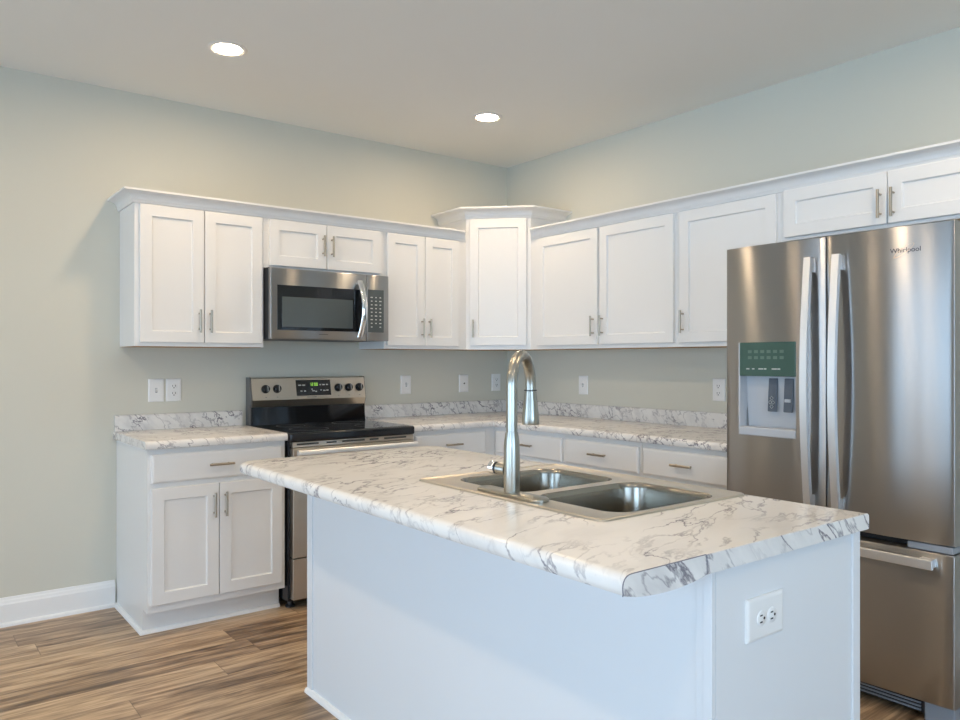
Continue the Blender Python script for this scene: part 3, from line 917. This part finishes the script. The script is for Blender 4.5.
# brand writing on the right door
cu = bpy.data.curves.new('lettering', 'FONT')
cu.body = 'Whirlpool'; cu.size = 0.98 * S; cu.extrude = 0.012 * S; cu.align_x = 'CENTER'
to = bpy.data.objects.new('lettering_curve', cu); C.objects.link(to)
bpy.context.view_layer.update()
me = bpy.data.meshes.new_from_object(to.evaluated_get(bpy.context.evaluated_depsgraph_get()))
bpy.data.objects.remove(to); me.name = 'lettering'
me.transform(Matrix.Translation((29.55 * S, (YD - 0.51) * S, 66.1 * S)) @ Matrix.Rotation(R90, 4, 'X'))
def right_door_y(x):
    q = (x - 17.98) / (FW - 0.2 - 17.98) * 2 - 1
    return YD - 0.55 * (1 - q * q)
for v in me.vertices: v.co.y = (right_door_y(v.co.x / S) - 0.04 + (v.co.y / S - YD + 0.51)) * S     # the letters follow the bowed door
me.materials.clear(); me.materials.append(M['logo'])
lt = bpy.data.objects.new('lettering', me); C.objects.link(lt); lt.parent = dr
sw_ = MB(); a_, b_ = [], []
for i in range(41):
    s = 2 * math.pi * i / 40
    x, z = 1.5 * math.cos(s), 0.34 * math.sin(s); c, q = math.cos(0.6), math.sin(0.6)
    w = 1 + 0.18 * (1 + math.cos(s + 2.4)) / 2 + 0.03
    a_.append((29.4 + x * c - z * q, right_door_y(29.4 + x * c - z * q) - 0.06, 66.4 + x * q + z * c)); b_.append((29.4 + (x * c - z * q) * w, right_door_y(29.4 + (x * c - z * q) * w) - 0.06, 66.4 + (x * q + z * c) * w))
for i in range(40):
    v = sw_.vs([a_[i], a_[i + 1], b_[i + 1], b_[i]]); sw_.face(v)
g = bmesh.ops.extrude_face_region(sw_.bm, geom=list(sw_.bm.faces))
bmesh.ops.translate(sw_.bm, vec=(0, 0.03, 0), verts=[v for v in g['geom'] if isinstance(v, bmesh.types.BMVert)])
obj('swoosh', sw_, 'swoosh', dr)
# grille, feet, hinge
gr = obj('kick_grille', MB().box(1.0, 31.0, -26.4, -25.2, 0.7, 3.0, 0.08), 'dark', t)
gl = MB()
for z in (1.1, 1.6, 2.1, 2.6): gl.box(1.3, 30.6, -26.65, -26.35, z - 0.1, z + 0.1)
obj('grille_louvers', gl, 'grey', gr)
obj('foot_cover', MB().box(31.2, 35.2, -27.0, -24.0, 0.0, 2.9, 0.2), 'grey', t)
obj('foot', MB().box(0.6, 4.0, -26, -23, 0.0, 1.7, 0.2), 'dark', t)
obj('centre_hinge', MB().box(29.6, FW - 0.3, -28.5, -25.6, 24.35, 25.3, 0.1), 'grey', t)
obj('hinge_cover', MB().box(0.6, 5.0, -26.5, -22.0, 69.3, 70.2, 0.2), 'sidegrey', t)
obj('hinge_cover', MB().box(FW - 5.0, FW - 0.6, -26.5, -22.0, 69.3, 70.2, 0.2), 'sidegrey', t)


# ------------------------------------------------------------------ plates on the walls
def plate_mb(w, h):
    def r(i, y): return [(-w / 2 + i, y, -h / 2 + i), (w / 2 - i, y, -h / 2 + i), (w / 2 - i, y, h / 2 - i), (-w / 2 + i, y, h / 2 - i)]
    return MB().loops([r(0, -0.01), r(0, -0.14), r(0.06, -0.22), r(0.2, -0.29), r(0.3, -0.31)])


def wall_plate(name, label, cat, loc, rotz, kind, w=3.2, h=4.9, turn=False):
    t = thing(name, label, cat, loc, rotz, 'white wall plates')
    obj('cover_plate', plate_mb(w, h), 'plate', t)
    if kind == 'outlet':
        for s in (-0.78, 0.78):
            body = MB().lathe([(0.64, 0.3), (0.64, 0.36), (0.58, 0.4), (0.05, 0.4)], (0, 0, 0), 24, 1)
            sl = MB(); sl.box(-0.33, -0.22, -0.42, -0.39, -0.05, 0.3); sl.box(0.22, 0.33, -0.42, -0.39, -0.05, 0.3)
            sl.lathe([(0.12, 0.39), (0.12, 0.42)], (0, 0, -0.3), 12, 1)
            mt = Matrix.Translation((s, 0, 0)) @ Matrix.Rotation(-R90, 4, 'Y') if turn else Matrix.Translation((0, 0, s))
            body.bm.transform(mt); sl.bm.transform(mt)
            rc = obj('receptacle', body, 'plate', t, 40)
            obj('slots', sl, 'slot', rc)
    elif kind == 'switch':
        obj('toggle', MB().prism([(-0.3, 0.35), (-0.85, 0.42), (-0.9, 0.2), (-0.3, -0.35)], 0, -0.16, 0.16), 'plate', t)
        obj('toggle_slot', MB().box(-0.22, 0.22, -0.325, -0.3, -0.5, 0.5), 'grey', t)
    elif kind == 'jack':
        obj('socket', MB().lathe([(0.2, 0.3), (0.2, 0.5), (0.1, 0.5)], (0, 0, 0), 16, 1), 'slot', t)
    return t


wall_plate('light_switch', 'white switch plate left of the outlet above the short worktop', 'switch', (-97.6, 0, 44.4), 0, 'switch')
wall_plate('wall_outlet', 'white duplex outlet beside the switch above the short worktop', 'outlet', (-94.0, 0, 44.4), 0, 'outlet')
wall_plate('light_switch', 'white switch plate on the back wall next to the range', 'switch', (-34.9, 0, 44.4), 0, 'switch')
wall_plate('wall_jack', 'white plate with one small dark jack between switch and corner outlet', 'jack', (-15.9, 0, 44.4), 0, 'jack')
wall_plate('wall_outlet', 'white duplex outlet on the back wall nearest the room corner', 'outlet', (-4.3, 0, 44.5), 0, 'outlet')
wall_plate('light_switch', 'white switch plate on the right wall to the right of the faucet', 'switch', (0, -31.0, 44.4), -R90, 'switch')
wall_plate('wall_outlet', 'white duplex outlet on the right wall beside the refrigerator', 'outlet', (0, -72.0, 44.4), -R90, 'outlet')
wall_plate('wall_outlet', 'large white sideways outlet on the end panel of the island', 'outlet', (-84.85, -135.3, 29.5), 0, 'outlet', 5.3, 3.55, True)


# ------------------------------------------------------------------ recessed ceiling lamps
def downlight(label, x, y):
    t = thing('recessed_light', label, 'ceiling light', (x, y, CEIL), 0, 'recessed ceiling lights')
    obj('trim_ring', MB().lathe([(2.35, -0.02), (3.45, -0.02), (3.45, -0.12), (3.1, -0.28), (2.75, -0.22), (2.35, -0.04)], (0, 0, 0), 48), 'baffle', t, 40)
    obj('lens', MB().lathe([(2.4, -0.03), (2.4, -0.10), (1.2, -0.14), (0.05, -0.15)], (0, 0, 0), 48), 'lens', t, 40)


downlight('glowing recessed ceiling light above the range side of the island, larger in view', -94.4, -34.6)
downlight('glowing recessed ceiling light nearer the room corner, smaller in view', -33.4, -32.9)
for where, x, y in (('above the sink end of the island', -94.4, -95), ('in front of the refrigerator', -40, -136),  # unseen lamps added for warm fill and the refrigerator's reflected streak
                    ('above the open floor left of the island', -155, -49), ('behind the island seating side', -155, -95),
                    ('over the middle of the room', -155, -165), ('in the living area', -94.4, -190)):
    downlight('added unseen recessed ceiling light ' + where, x, y)
